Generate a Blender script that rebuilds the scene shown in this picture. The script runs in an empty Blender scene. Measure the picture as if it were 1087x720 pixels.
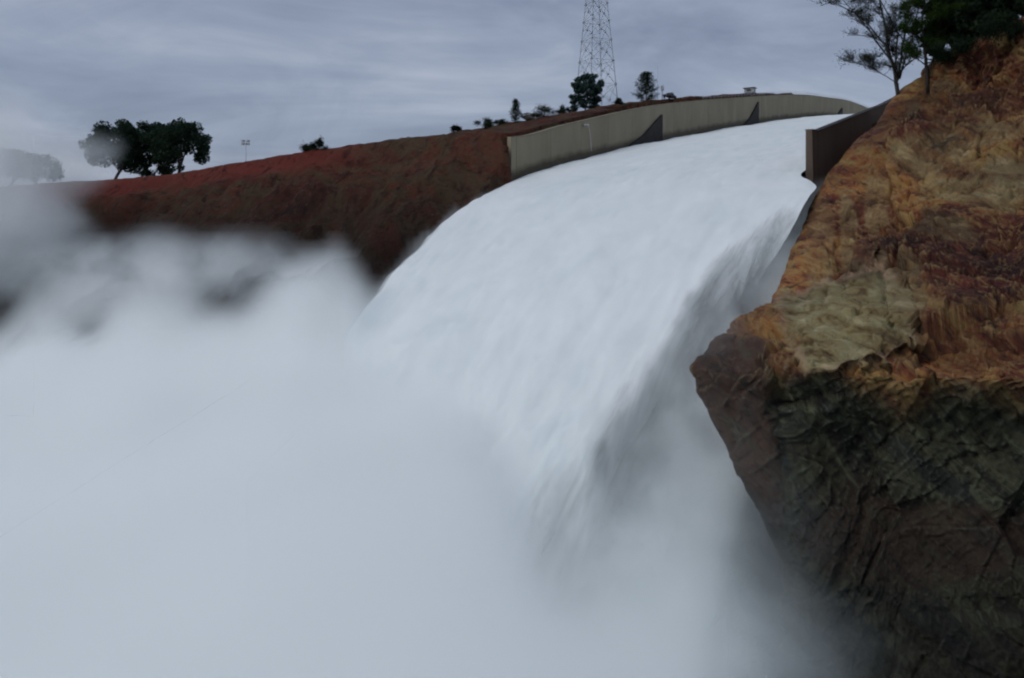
import bpy, math, random
from mathutils import Vector, noise, Matrix
R = math.radians
random.seed(7)
S = bpy.context.scene
C = S.collection
CZ = 60.0                       # camera height above the river bed
F = 846.0                       # focal length in photo pixels
HOR = 230.0                     # horizon row

def at(px, py, Y):
    return Vector(((px-543.5)/F*Y, Y, CZ-(py-HOR)/F*Y))

def sm(a, b, x):
    if a == b: return 0.0 if x < a else 1.0
    t = min(1, max(0, (x-a)/(b-a)))
    return t*t*(3-2*t)
def interp(tab, x):
    if x <= tab[0][0]: return tab[0][1]
    for (a, va), (b, vb) in zip(tab, tab[1:]):
        if x <= b: return va+(vb-va)*(x-a)/(b-a)
    return tab[-1][1]
def spline(tab, x):             # monotone-ish cubic (Catmull-Rom)
    n = len(tab)
    if x <= tab[0][0]: return tab[0][1]
    if x >= tab[-1][0]: return tab[-1][1]
    for i in range(n-1):
        if x <= tab[i+1][0]: break
    x0, y0 = tab[i]; x1, y1 = tab[i+1]
    m0 = (y1-tab[i-1][1])/(x1-tab[i-1][0]) if i > 0 else (y1-y0)/(x1-x0)
    m1 = (tab[i+2][1]-y0)/(tab[i+2][0]-x0) if i < n-2 else (y1-y0)/(x1-x0)
    h = x1-x0; t = (x-x0)/h
    return (2*t**3-3*t*t+1)*y0+(t**3-2*t*t+t)*h*m0+(-2*t**3+3*t*t)*y1+(t**3-t*t)*h*m1
def fbm(p, o=4, l=2.0, g=0.5):
    s = 0; a = 1
    for i in range(o):
        s += a*noise.noise(p); p = p*l+Vector((3.1, 1.7, 5.3)); a *= g
    return s
def ridged(p, o=4):
    s = 0; a = 1
    for i in range(o):
        s += a*(1-2*abs(noise.noise(p))); p = p*2.03+Vector((7.1, 2.7, 1.3)); a *= .5
    return s
def billow(p, o=4, g=.5):
    s = 0; a = 1
    for i in range(o):
        s += a*(abs(noise.noise(p))*2); p = p*2.1+Vector((5.1, 8.7, 2.3)); a *= g
    return s

# ---------------------------------------------------------------- materials
def mat(name):
    m = bpy.data.materials.new(name); m.use_nodes = True
    nt = m.node_tree; nt.nodes.clear()
    out = nt.nodes.new('ShaderNodeOutputMaterial')
    return m, nt, out
class NT:
    def __init__(s, nt): s.nt = nt
    def n(s, t, ins=None, **kw):
        x = s.nt.nodes.new(t)
        for k, v in kw.items(): setattr(x, k, v)
        for k, v in (ins or {}).items():
            sock = x.inputs[k]
            if isinstance(v, bpy.types.NodeSocket): s.nt.links.new(v, sock)
            else: sock.default_value = v
        return x
    def noise(s, vec, scale, detail=4, rough=.55, dist=0):
        return s.n('ShaderNodeTexNoise', {'Vector': vec, 'Scale': scale, 'Detail': detail, 'Roughness': rough, 'Distortion': dist}).outputs[0]
    def ramp(s, fac, stops, interp='LINEAR'):
        r = s.n('ShaderNodeValToRGB', {'Fac': fac}); cr = r.color_ramp; cr.interpolation = interp
        while len(cr.elements) < len(stops): cr.elements.new(.5)
        for e, (p, c) in zip(cr.elements, stops):
            e.position = p; e.color = (c, c, c, 1) if isinstance(c, (int, float)) else (*c, 1)
        return r.outputs[0]
    def mix(s, f, a, b, mode='MIX'):
        x = s.nt.nodes.new('ShaderNodeMix'); x.data_type = 'RGBA'; x.blend_type = mode
        for i, v in ((0, f), (6, a), (7, b)):
            if isinstance(v, bpy.types.NodeSocket): s.nt.links.new(v, x.inputs[i])
            else: x.inputs[i].default_value = v if i == 0 else (*v, 1)
        return x.outputs[2]
    def math(s, op, a, b=0.0, clamp=False):
        x = s.nt.nodes.new('ShaderNodeMath'); x.operation = op; x.use_clamp = clamp
        for i, v in ((0, a), (1, b)):
            if isinstance(v, bpy.types.NodeSocket): s.nt.links.new(v, x.inputs[i])
            else: x.inputs[i].default_value = v
        return x.outputs[0]
    def map(s, vec, scale=(1, 1, 1), rot=(0, 0, 0)):
        return s.n('ShaderNodeMapping', {'Vector': vec, 'Scale': scale, 'Rotation': rot}).outputs[0]

def simple_mat(name, c1, c2, scale=1.0, rough=.85, bump=.3, spec=.3, detail=5, stretch=(1, 1, 1), bdist=.1):
    m, nt, out = mat(name); N = NT(nt)
    co = N.n('ShaderNodeTexCoord').outputs['Object']
    v = N.map(co, stretch)
    f = N.noise(v, scale, detail, .6)
    f = N.ramp(f, [(.3, 0.0), (.7, 1.0)])
    col = N.mix(f, c1, c2)
    b = N.n('ShaderNodeBump', {'Height': f, 'Strength': bump, 'Distance': bdist}).outputs[0]
    p = N.n('ShaderNodeBsdfPrincipled', {'Base Color': col, 'Roughness': rough, 'Normal': b, 'Specular IOR Level': spec})
    nt.links.new(p.outputs[0], out.inputs[0])
    return m

def leaf_mat(name, c1, c2, scale=.6):
    m, nt, out = mat(name); N = NT(nt)
    co = N.n('ShaderNodeTexCoord').outputs['Object']
    f = N.ramp(N.noise(co, scale, 3), [(.35, 0.0), (.65, 1.0)])
    rnd = N.n('ShaderNodeNewGeometry').outputs['Random Per Island']
    col = N.mix(f, c1, c2)
    col = N.mix(N.math('MULTIPLY', rnd, .5), col, tuple(x*.45 for x in c1))
    d = N.n('ShaderNodeBsdfDiffuse', {'Color': col}).outputs[0]
    t = N.n('ShaderNodeBsdfTranslucent', {'Color': col}).outputs[0]
    s = N.n('ShaderNodeMixShader', {0: .2, 1: d, 2: t})
    nt.links.new(s.outputs[0], out.inputs[0])
    return m

M = {}
M['concrete'] = None
def concrete(name, base, dark, streak=1.0):
    m, nt, out = mat(name); N = NT(nt)
    uv = N.n('ShaderNodeTexCoord').outputs['UV']       # u metres along, v metres up
    co = N.n('ShaderNodeTexCoord').outputs['Object']
    st = N.noise(N.map(uv, (.16, .05, 1)), 1.0, 5, .6, .6)
    st = N.ramp(st, [(.38, 0.0), (.66, 1.0)])
    bl = N.ramp(N.noise(co, .09, 5), [(.35, 0.0), (.65, 1.0)])
    col = N.mix(N.math('MULTIPLY', st, .55*streak), base, dark)
    col = N.mix(N.math('MULTIPLY', bl, .5), col, tuple(b*.78 for b in base))
    sep = N.n('ShaderNodeSeparateXYZ', {0: uv})
    # dark wet foot of the wall
    wet = N.math('ADD', sep.outputs[1], N.math('MULTIPLY', N.noise(uv, .35, 4), -1.8))
    wet = N.ramp(N.math('MULTIPLY', wet, .25), [(0.0, 1.0), (.32, 0.0)])
    col = N.mix(N.math('MULTIPLY', wet, .75), col, tuple(d*.35 for d in dark))
    # panel joints each 12 m
    j = N.math('FRACT', N.math('DIVIDE', sep.outputs[0], 12.2))
    j = N.math('LESS_THAN', j, .012)
    col = N.mix(N.math('MULTIPLY', j, .6), col, tuple(d*.4 for d in dark))
    b = N.n('ShaderNodeBump', {'Height': N.noise(co, 2.2, 6), 'Strength': .35, 'Distance': .12}).outputs[0]
    p = N.n('ShaderNodeBsdfPrincipled', {'Base Color': col, 'Roughness': .85, 'Normal': b, 'Specular IOR Level': .25})
    nt.links.new(p.outputs[0], out.inputs[0])
    return m
M['wall'] = concrete('weathered_concrete', (.31, .275, .19), (.18, .15, .105))
M['wall_dark'] = concrete('stained_dark_concrete', (.13, .098, .074), (.07, .05, .04))
M['coping'] = simple_mat('weathered_coping', (.19, .17, .12), (.28, .25, .18), .5)
M['fin'] = simple_mat('black_wet_concrete', (.02, .02, .02), (.045, .04, .036), .8)
M['bark'] = simple_mat('bark', (.022, .018, .016), (.045, .036, .03), 2.5, bump=.5)
M['bark_grey'] = simple_mat('grey_bark', (.03, .027, .026), (.065, .058, .052), 2.5, bump=.5)
M['oak'] = leaf_mat('oak_leaves', (.022, .042, .030), (.045, .072, .042), .35)
M['pine'] = leaf_mat('pine_needles', (.04, .07, .065), (.07, .11, .09), .5)
M['greypine'] = leaf_mat('grey_pine_needles', (.035, .055, .045), (.06, .08, .05), .4)
M['green'] = leaf_mat('bright_needles', (.022, .045, .014), (.05, .085, .022), .5)
M['dark'] = leaf_mat('dark_needles', (.016, .028, .018), (.034, .052, .028), .4)
M['steel'] = simple_mat('galvanised_steel', (.34, .37, .42), (.46, .49, .54), 1.5, rough=.6, bump=.05)
M['darksteel'] = simple_mat('dark_painted_steel', (.03, .03, .035), (.05, .05, .055), 2, rough=.6, bump=.05)
M['white'] = simple_mat('white_paint', (.6, .6, .58), (.75, .75, .73), 2, rough=.5, bump=.05)
M['palegrey'] = simple_mat('pale_grey_panel', (.3, .3, .3), (.42, .42, .42), 1.2, rough=.7, bump=.1)
M['glass'] = simple_mat('dark_glass', (.015, .018, .02), (.02, .022, .025), 1, rough=.15, bump=0, spec=.6)
M['rubber'] = simple_mat('black_rubber', (.012, .012, .012), (.022, .022, .022), 3, bump=.2)
M['wood'] = simple_mat('dead_wood', (.035, .028, .024), (.075, .06, .05), 3, bump=.5)
M['stone'] = simple_mat('pale_broken_stone', (.14, .125, .10), (.30, .28, .24), 1.6, bump=.6)

# ---------------------------------------------------------------- mesh helpers
class MB:
    def __init__(s): s.v = []; s.f = []; s.mi = []
    def quad(s, a, b, c, d):
        i = len(s.v); s.v += [a, b, c, d]; s.f.append((i, i+1, i+2, i+3))
    def tube(s, p0, p1, r0, r1, n=6, cap=True):
        p0 = Vector(p0); p1 = Vector(p1); d = (p1-p0)
        if d.length < 1e-6: return
        d.normalize(); a = d.orthogonal().normalized(); b = d.cross(a)
        i = len(s.v)
        for p, r in ((p0, r0), (p1, r1)):
            for k in range(n):
                t = 2*math.pi*k/n; s.v.append(p+a*math.cos(t)*r+b*math.sin(t)*r)
        for k in range(n):
            s.f.append((i+k, i+(k+1) % n, i+n+(k+1) % n, i+n+k))
        if cap:
            s.f.append(tuple(i+n-1-k for k in range(n))); s.f.append(tuple(i+n+k for k in range(n)))
    def path(s, pts, rads, n=7):
        i0 = len(s.v); L = len(pts)
        for j in range(L):
            d = (pts[min(j+1, L-1)]-pts[max(j-1, 0)]).normalized()
            if j == 0: a = d.orthogonal().normalized()
            else: a = (a-d*a.dot(d)).normalized()
            b = d.cross(a)
            for k in range(n):
                t = 2*math.pi*k/n; s.v.append(pts[j]+a*math.cos(t)*rads[j]+b*math.sin(t)*rads[j])
        for j in range(L-1):
            for k in range(n):
                s.f.append((i0+j*n+k, i0+j*n+(k+1) % n, i0+(j+1)*n+(k+1) % n, i0+(j+1)*n+k))
        s.f.append(tuple(i0+n-1-k for k in range(n))); s.f.append(tuple(i0+(L-1)*n+k for k in range(n)))
    def box(s, c, size, rot=None):
        i = len(s.v); x, y, z = (q/2 for q in size)
        for dx in (-x, x):
            for dy in (-y, y):
                for dz in (-z, z):
                    p = Vector((dx, dy, dz))
                    if rot is not None: p = rot @ p
                    s.v.append(Vector(c)+p)
        for f in ((0, 1, 3, 2), (4, 6, 7, 5), (0, 4, 5, 1), (2, 3, 7, 6), (0, 2, 6, 4), (1, 5, 7, 3)):
            s.f.append(tuple(i+k for k in f))
    def leaf(s, p, size, rnd):
        n = Vector((rnd.gauss(0, 1), rnd.gauss(0, 1), rnd.gauss(0, 1))).normalized()
        a = n.orthogonal().normalized()*size*.5; b = n.cross(a)*rnd.uniform(.5, 1)
        s.quad(p-a, p-b*.8, p+a, p+b*.8)
    def build(s, name, m, parent=None, smooth=True, bevel=0):
        me = bpy.data.meshes.new(name); me.from_pydata([tuple(v) for v in s.v], [], s.f)
        me.materials.append(m)
        if smooth: me.polygons.foreach_set('use_smooth', [True]*len(me.polygons))
        o = bpy.data.objects.new(name, me); C.objects.link(o)
        if parent: o.parent = parent
        if bevel:
            b = o.modifiers.new('b', 'BEVEL'); b.width = bevel; b.segments = 2
        me.update()
        return o
def tag(o, label=None, cat=None, group=None, kind=None):
    if label: o['label'] = label
    if cat: o['category'] = cat
    if group: o['group'] = group
    if kind: o['kind'] = kind
    return o
def thing(name, loc, label, cat, group=None, rz=0):
    o = bpy.data.objects.new(name, None); C.objects.link(o); o.location = loc; o.rotation_euler.z = rz
    return tag(o, label, cat, group)
def grid_mesh(name, pts, nu, nv, m, smooth=True, uvs=None, close=False):
    """pts: row-major nu*nv"""
    f = []
    for i in range(nu-1):
        for j in range(nv-1):
            a = i*nv+j; f.append((a, a+nv, a+nv+1, a+1))
    me = bpy.data.meshes.new(name); me.from_pydata([tuple(p) for p in pts], [], f)
    me.materials.append(m)
    if smooth: me.polygons.foreach_set('use_smooth', [True]*len(f))
    if uvs:
        l = me.uv_layers.new(name='UVMap')
        data = [0.0]*(len(me.loops)*2)
        for k, lp in enumerate(me.loops):
            data[2*k], data[2*k+1] = uvs[lp.vertex_index]
        l.data.foreach_set('uv', data)
    o = bpy.data.objects.new(name, me); C.objects.link(o); me.update()
    return o
def set_attr(o, name, vals):
    a = o.data.attributes.new(name, 'FLOAT', 'POINT'); a.data.foreach_set('value', vals)

# ---------------------------------------------------------------- chute frame
A = R(35); DX, DY = math.sin(A), math.cos(A)          # upstream direction
NX, NY = -DY, DX                                       # to the left bank
L0 = Vector((0.8, 151.0)); WID = 54.0
def fr(t, u): return (L0.x+DX*t+NX*u, L0.y+DY*t+NY*u)  # u>0: left bank, u<-54: right bank
def inv(x, y):
    dx, dy = x-L0.x, y-L0.y
    return dx*DX+dy*DY, dx*NX+dy*NY
WT = [(-60, 12.0), (-30, 13.6), (0, 15.0), (18, 19.0), (64, 28.4), (139, 39.8), (195, 47.4), (239, 51.6), (275, 54.6), (318, 56), (360, 56), (600, 50)]
ZW = [(-100, -60), (-90, -51), (-80, -42), (-70, -33.5), (-60, -25.5), (-50, -18), (-40, -11.2), (-30, -5), (-20, .2), (-10, 4.4), (0, 7.4), (18, 11.2), (64, 19.3), (139, 31), (195, 38.5), (239, 43.5), (275, 46), (318, 47.5), (360, 48), (420, 48)]
def wt(t): return CZ+spline(WT, t)
def zw(t): return CZ+spline(ZW, t)

# ---------------------------------------------------------------- rock materials
def bank_mat():
    m, nt, out = mat('red_brown_bank_soil'); N = NT(nt)
    co = N.n('ShaderNodeTexCoord').outputs['Object']
    z = N.n('ShaderNodeSeparateXYZ', {0: co}).outputs[2]
    n1 = N.noise(co, .07, 7, .62, .6); n2 = N.noise(co, .22, 7, .65, .8); n3 = N.noise(N.map(co, (1, 1, 2.6)), .9, 6, .7)
    base = N.ramp(n1, [(.30, (.035, .015, .012)), (.43, (.095, .034, .022)), (.51, (.085, .058, .032)), (.58, (.125, .040, .024)), (.74, (.06, .048, .03))])
    base = N.mix(N.ramp(n2, [(.48, 0.0), (.68, .6)]), base, (.095, .065, .04))
    base = N.mix(N.ramp(n2, [(.26, .9), (.46, 0.0)]), base, (.03, .01, .01))
    base = N.mix(N.ramp(n3, [(.60, 0.0), (.70, .8)]), base, (.17, .135, .09))
    base = N.mix(N.ramp(n3, [(.32, .8), (.42, 0.0)]), base, (.012, .008, .007))
    # red cut soil along the rim
    at_r = N.n('ShaderNodeAttribute', attribute_name='rim').outputs['Fac']
    rr = N.math('MULTIPLY', at_r, N.ramp(n2, [(.3, .55), (.55, 1.0)]))
    base = N.mix(rr, base, (.17, .036, .026))
    g2 = N.noise(N.map(co, (.5, .5, .12)), .8, 6, .65, .6)
    base = N.mix(N.ramp(g2, [(.34, .75), (.46, 0.0)]), base, (.02, .010, .009))
    gr = N.n('ShaderNodeAttribute', attribute_name='grass').outputs['Fac']
    base = N.mix(N.math('MULTIPLY', gr, N.ramp(n1, [(.3, .5), (.6, 1.0)])), base, (.13, .115, .065))
    wet = N.n('ShaderNodeMapRange', {'Value': z, 'From Min': CZ+9, 'From Max': CZ-6, 'To Min': 0.0, 'To Max': .75}).outputs[0]
    base = N.mix(wet, base, (.009, .0075, .007))
    b = N.n('ShaderNodeBump', {'Height': N.noise(co, .9, 8, .7), 'Strength': 1.0, 'Distance': 1.3}).outputs[0]
    p = N.n('ShaderNodeBsdfPrincipled', {'Base Color': base, 'Roughness': .9, 'Normal': b, 'Specular IOR Level': .15})
    nt.links.new(p.outputs[0], out.inputs[0]); return m
def cliff_mat():
    m, nt, out = mat('rust_stained_rock'); N = NT(nt)
    co = N.n('ShaderNodeTexCoord').outputs['Object']
    warp = N.n('ShaderNodeTexNoise', {'Vector': co, 'Scale': .12, 'Detail': 3.0}).outputs[1]
    wv = N.n('ShaderNodeMixRGB', {0: 1.0, 1: N.map(co, (1, 1, 1)), 2: warp}, blend_type='ADD') if False else None
    rot = N.n('ShaderNodeVectorRotate', {'Vector': co, 'Rotation': (0.0, R(-52), R(15))}, rotation_type='EULER_XYZ').outputs[0]
    lay = N.map(rot, (.42, .7, 1.5))        # tilted bedding running down to the left
    n1 = N.noise(lay, .11, 8, .62, 1.1); n2 = N.noise(lay, .30, 8, .62, .9); n3 = N.noise(lay, .9, 8, .68, .5); n0 = N.noise(co, .055, 5, .6, .7)
    warm = N.ramp(n1, [(.28, (.045, .013, .012)), (.40, (.13, .034, .020)), (.47, (.25, .074, .026)), (.53, (.36, .185, .055)), (.59, (.17, .046, .026)), (.68, (.40, .27, .09))])
    warm = N.mix(N.ramp(n2, [(.50, 0.0), (.64, .85)]), warm, (.38, .29, .11))
    warm = N.mix(N.ramp(n2, [(.33, .9), (.44, 0.0)]), warm, (.040, .012, .012))
    warm = N.mix(N.ramp(n3, [(.56, 0.0), (.72, .6)]), warm, (.42, .37, .23))
    pale = N.ramp(n2, [(.36, (.10, .065, .025)), (.45, (.25, .21, .10)), (.55, (.30, .30, .17)), (.68, (.55, .49, .32))])
    pale = N.mix(N.ramp(n3, [(.30, 1.0), (.44, 0.0)]), pale, (.05, .035, .015))
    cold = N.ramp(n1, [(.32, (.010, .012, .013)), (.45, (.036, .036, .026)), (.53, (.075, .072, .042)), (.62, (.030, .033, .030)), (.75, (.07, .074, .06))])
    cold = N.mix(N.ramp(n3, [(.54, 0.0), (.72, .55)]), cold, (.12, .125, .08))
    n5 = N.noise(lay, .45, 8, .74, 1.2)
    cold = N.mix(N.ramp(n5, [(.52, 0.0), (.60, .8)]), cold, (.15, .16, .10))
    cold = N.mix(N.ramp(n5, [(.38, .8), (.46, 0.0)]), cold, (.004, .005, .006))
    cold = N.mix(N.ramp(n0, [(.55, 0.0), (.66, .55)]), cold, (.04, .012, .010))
    a_cold = N.n('ShaderNodeAttribute', attribute_name='cold').outputs['Fac']
    a_pale = N.n('ShaderNodeAttribute', attribute_name='pale').outputs['Fac']
    a_edge = N.n('ShaderNodeAttribute', attribute_name='blockedge').outputs['Fac']
    a_brown = N.n('ShaderNodeAttribute', attribute_name='brown').outputs['Fac']
    a_rust = N.n('ShaderNodeAttribute', attribute_name='rust').outputs['Fac']
    rustc = N.ramp(n2, [(.36, (.03, .009, .010)), (.48, (.09, .019, .015)), (.60, (.17, .042, .022)), (.72, (.15, .085, .045))])
    warm = N.mix(a_rust, warm, rustc)
    n4 = N.noise(lay, .62, 8, .74, 1.8)
    warm = N.mix(N.ramp(n4, [(.53, 0.0), (.60, .8)]), warm, (.36, .25, .11))
    warm = N.mix(N.ramp(n4, [(.36, .85), (.44, 0.0)]), warm, (.022, .009, .008))
    col = N.mix(a_pale, warm, pale)
    big = N.ramp(N.noise(co, .045, 4, .55, .8), [(.36, (.32, .25, .24)), (.60, (1.0, .90, .80))])
    col = N.mix(1.0, col, big, 'MULTIPLY')
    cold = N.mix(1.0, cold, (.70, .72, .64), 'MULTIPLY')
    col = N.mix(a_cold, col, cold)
    br = N.ramp(n2, [(.35, (.026, .016, .011)), (.55, (.072, .036, .022)), (.64, (.06, .046, .028)), (.75, (.09, .068, .045))])
    col = N.mix(a_brown, col, br)
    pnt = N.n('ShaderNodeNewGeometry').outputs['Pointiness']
    hi = N.ramp(pnt, [(.515, 0.0), (.60, .75)]); lo = N.ramp(pnt, [(.40, .85), (.485, 0.0)])  # painted light on convex crests, painted shade in concave crevices
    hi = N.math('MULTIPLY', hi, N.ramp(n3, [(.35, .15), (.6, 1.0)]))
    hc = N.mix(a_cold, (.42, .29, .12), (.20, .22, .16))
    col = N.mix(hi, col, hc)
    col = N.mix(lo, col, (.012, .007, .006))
    col = N.mix(N.math('MULTIPLY', a_edge, N.ramp(n3, [(.4, .1), (.6, 1.0)])), col, (.36, .24, .15))
    zz = N.n('ShaderNodeSeparateXYZ', {0: co}).outputs[2]
    low_dark = N.n('ShaderNodeMapRange', {'Value': zz, 'From Min': CZ-16, 'From Max': CZ-27, 'To Min': 0.0, 'To Max': .6}).outputs[0]  # colour gets darker towards the foot of the cliff
    col = N.mix(low_dark, col, (.008, .007, .007))
    crk = N.n('ShaderNodeTexVoronoi', {'Vector': N.n('ShaderNodeVectorMath', {0: lay, 1: N.n('ShaderNodeTexNoise', {'Vector': co, 'Scale': .35, 'Detail': 5.0}).outputs[1]}, operation='ADD').outputs[0], 'Scale': .14}, feature='DISTANCE_TO_EDGE').outputs['Distance']
    crk2 = N.math('ADD', crk, N.math('MULTIPLY', N.noise(co, .16, 3), .35))
    col = N.mix(N.ramp(crk2, [(.125, .7), (.16, 0.0)]), col, (.012, .008, .007))
    h = N.math('ADD', N.noise(lay, 1.6, 8, .7), N.math('MULTIPLY', N.noise(lay, .4, 6, .65, .6), 1.6))
    b = N.n('ShaderNodeBump', {'Height': h, 'Strength': .8, 'Distance': .55}).outputs[0]
    ro = N.n('ShaderNodeMapRange', {'Value': n3, 'From Min': .3, 'From Max': .7, 'To Min': .5, 'To Max': .9}).outputs[0]
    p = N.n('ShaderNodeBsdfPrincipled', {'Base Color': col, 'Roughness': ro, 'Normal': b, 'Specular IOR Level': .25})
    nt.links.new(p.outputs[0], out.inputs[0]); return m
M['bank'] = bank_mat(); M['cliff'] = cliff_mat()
M['ground'] = simple_mat('dull_grassland', (.05, .05, .03), (.10, .085, .045), .02, bump=.2)

# ---------------------------------------------------------------- ground sheet to the horizon
def ground():
    n = 70; pts = []
    for i in range(n):
        for j in range(n):
            a = (i/(n-1)*2-1); b = (j/(n-1)*2-1)
            x = math.copysign(abs(a)**2.4, a)*7000; y = math.copysign(abs(b)**2.4, b)*7000+200
            d = math.hypot(x, y)
            z = -2+fbm(Vector((x*.0012, y*.0012, 0)), 4)*14*sm(300, 1500, d)
            pts.append((x, y, z))
    return tag(grid_mesh('ground', pts, n, n, M['ground']), 'dull valley floor beyond and below the hill', None, None, 'structure')
ground()

# ---------------------------------------------------------------- left bank and hilltop
RIM = [(-260, 204), (-120, 192), (-74, 183), (-45, 170), (-30, 163), (-10, 156), (0, 151)]
def plateau(t, u):
    z = wt(t)+.8
    z -= .042*max(0, u-6)+2.0*sm(55, 95, u)+3.4*sm(8, 30, u)*sm(-12, 22, t)*sm(105, 55, t)
    return z
def terrain(x, y):
    t, u = inv(x, y)
    rimy = interp(RIM, x)
    rim = 0; grass = 0
    uth = -1.0 if t < -2.2 else (1.7 if t < 45 else 4.6)
    if u > uth:
        z = plateau(t, u)
        p = Vector((x, y, 0))
        mound = sm(8, 26, u)*sm(95, 45, u)*sm(-15, 10, t)*sm(70, 30, t)
        z += mound*(1.6*ridged(p*.09, 4)+.2)
        z += (.5*fbm(p*.05, 4)+.55*ridged(p*.14, 3)*sm(60, 30, u))*sm(1, 8, u)
        z -= sm(60, 240, max(0, y-max(rimy, 190)-60))*10*sm(30, 90, u)
        d = rimy-y
        wob = 2.5*fbm(Vector((x*.05, 3, 1)), 4)*sm(2, 20, abs(u))
        d += wob
        if d > 0:
            z -= 1.6*sm(0, 6, d)*1+d*.72
            p3 = Vector((x, y, z*.8))
            z += ((ridged(p3*.045, 6)-.6)*2.6+1.6*(ridged(p3*.16, 4)-.5))*sm(0, 12, d)*sm(0, 10, u+2)
        rim = sm(-25, -4, -abs(d+3)-8+3*noise.noise(p*.1)) * sm(-40, -70, -u-20)
        rim = max(0, min(1, sm(9, 1, abs(d-1.5+5*noise.noise(p*.08)))))*sm(26, 44, u)
        grass = sm(2, -6, d)*sm(60, 80, u)
    elif u > -WID-1:
        z = zw(t)-4.0
        if t < -4: z -= (-4-t)*.25
    else:
        z = wt(t)-6-.12*max(0, (-u-WID-10)) if t > 0 else CZ-58
        if t > 0: z = min(z, wt(t)-5)
        if t < 40: z = CZ-58+(z-CZ+58)*sm(4, 40, t)
    z = max(z, CZ-58)
    return z, rim, grass
def hillside():
    xs = []; x = -420
    while x < 330:
        xs.append(x); x += (6 if x < -170 else .95 if x < 70 else 3.5)
    ys = []; y = 88
    while y < 620:
        ys.append(y); y += (.95 if y < 200 else 2.0 if y < 300 else 7)
    pts = []; rims = []; grs = []
    for x in xs:
        for y in ys:
            z, r, g = terrain(x, y)
            p = Vector((x, y, z))
            jit = .55*noise.noise(p*.35)
            pts.append((x+jit, y+.5*noise.noise(p*.31+Vector((9, 9, 9))), z)); rims.append(r); grs.append(g)
    o = grid_mesh('hillside', pts, len(xs), len(ys), M['bank'])
    set_attr(o, 'rim', rims); set_attr(o, 'grass', grs)
    return tag(o, 'red brown eroded bank and hilltop left of the spillway', None, None, 'structure')
hillside()
def gz(x, y): return terrain(x, y)[0]

# ---------------------------------------------------------------- right cliff
SIL = [(-90, 1300), (-30, 1200), (0, 1140), (20, 1090), (45, 1030), (70, 990), (95, 957), (120, 937), (150, 908), (180, 886), (212, 866), (240, 852), (270, 839), (300, 828), (322, 818), (340, 795), (365, 757), (390, 735), (415, 740), (450, 756), (500, 785), (550, 812), (600, 832), (640, 835), (660, 830), (685, 850), (720, 880), (800, 935), (900, 990)]
DEP = [(-90, 98), (20, 112), (95, 130), (120, 124), (150, 117), (180, 113), (212, 109), (240, 103), (270, 96), (300, 89), (322, 84), (340, 78), (365, 71), (390, 66), (420, 65), (500, 63), (600, 61), (720, 58), (900, 54)]
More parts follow.
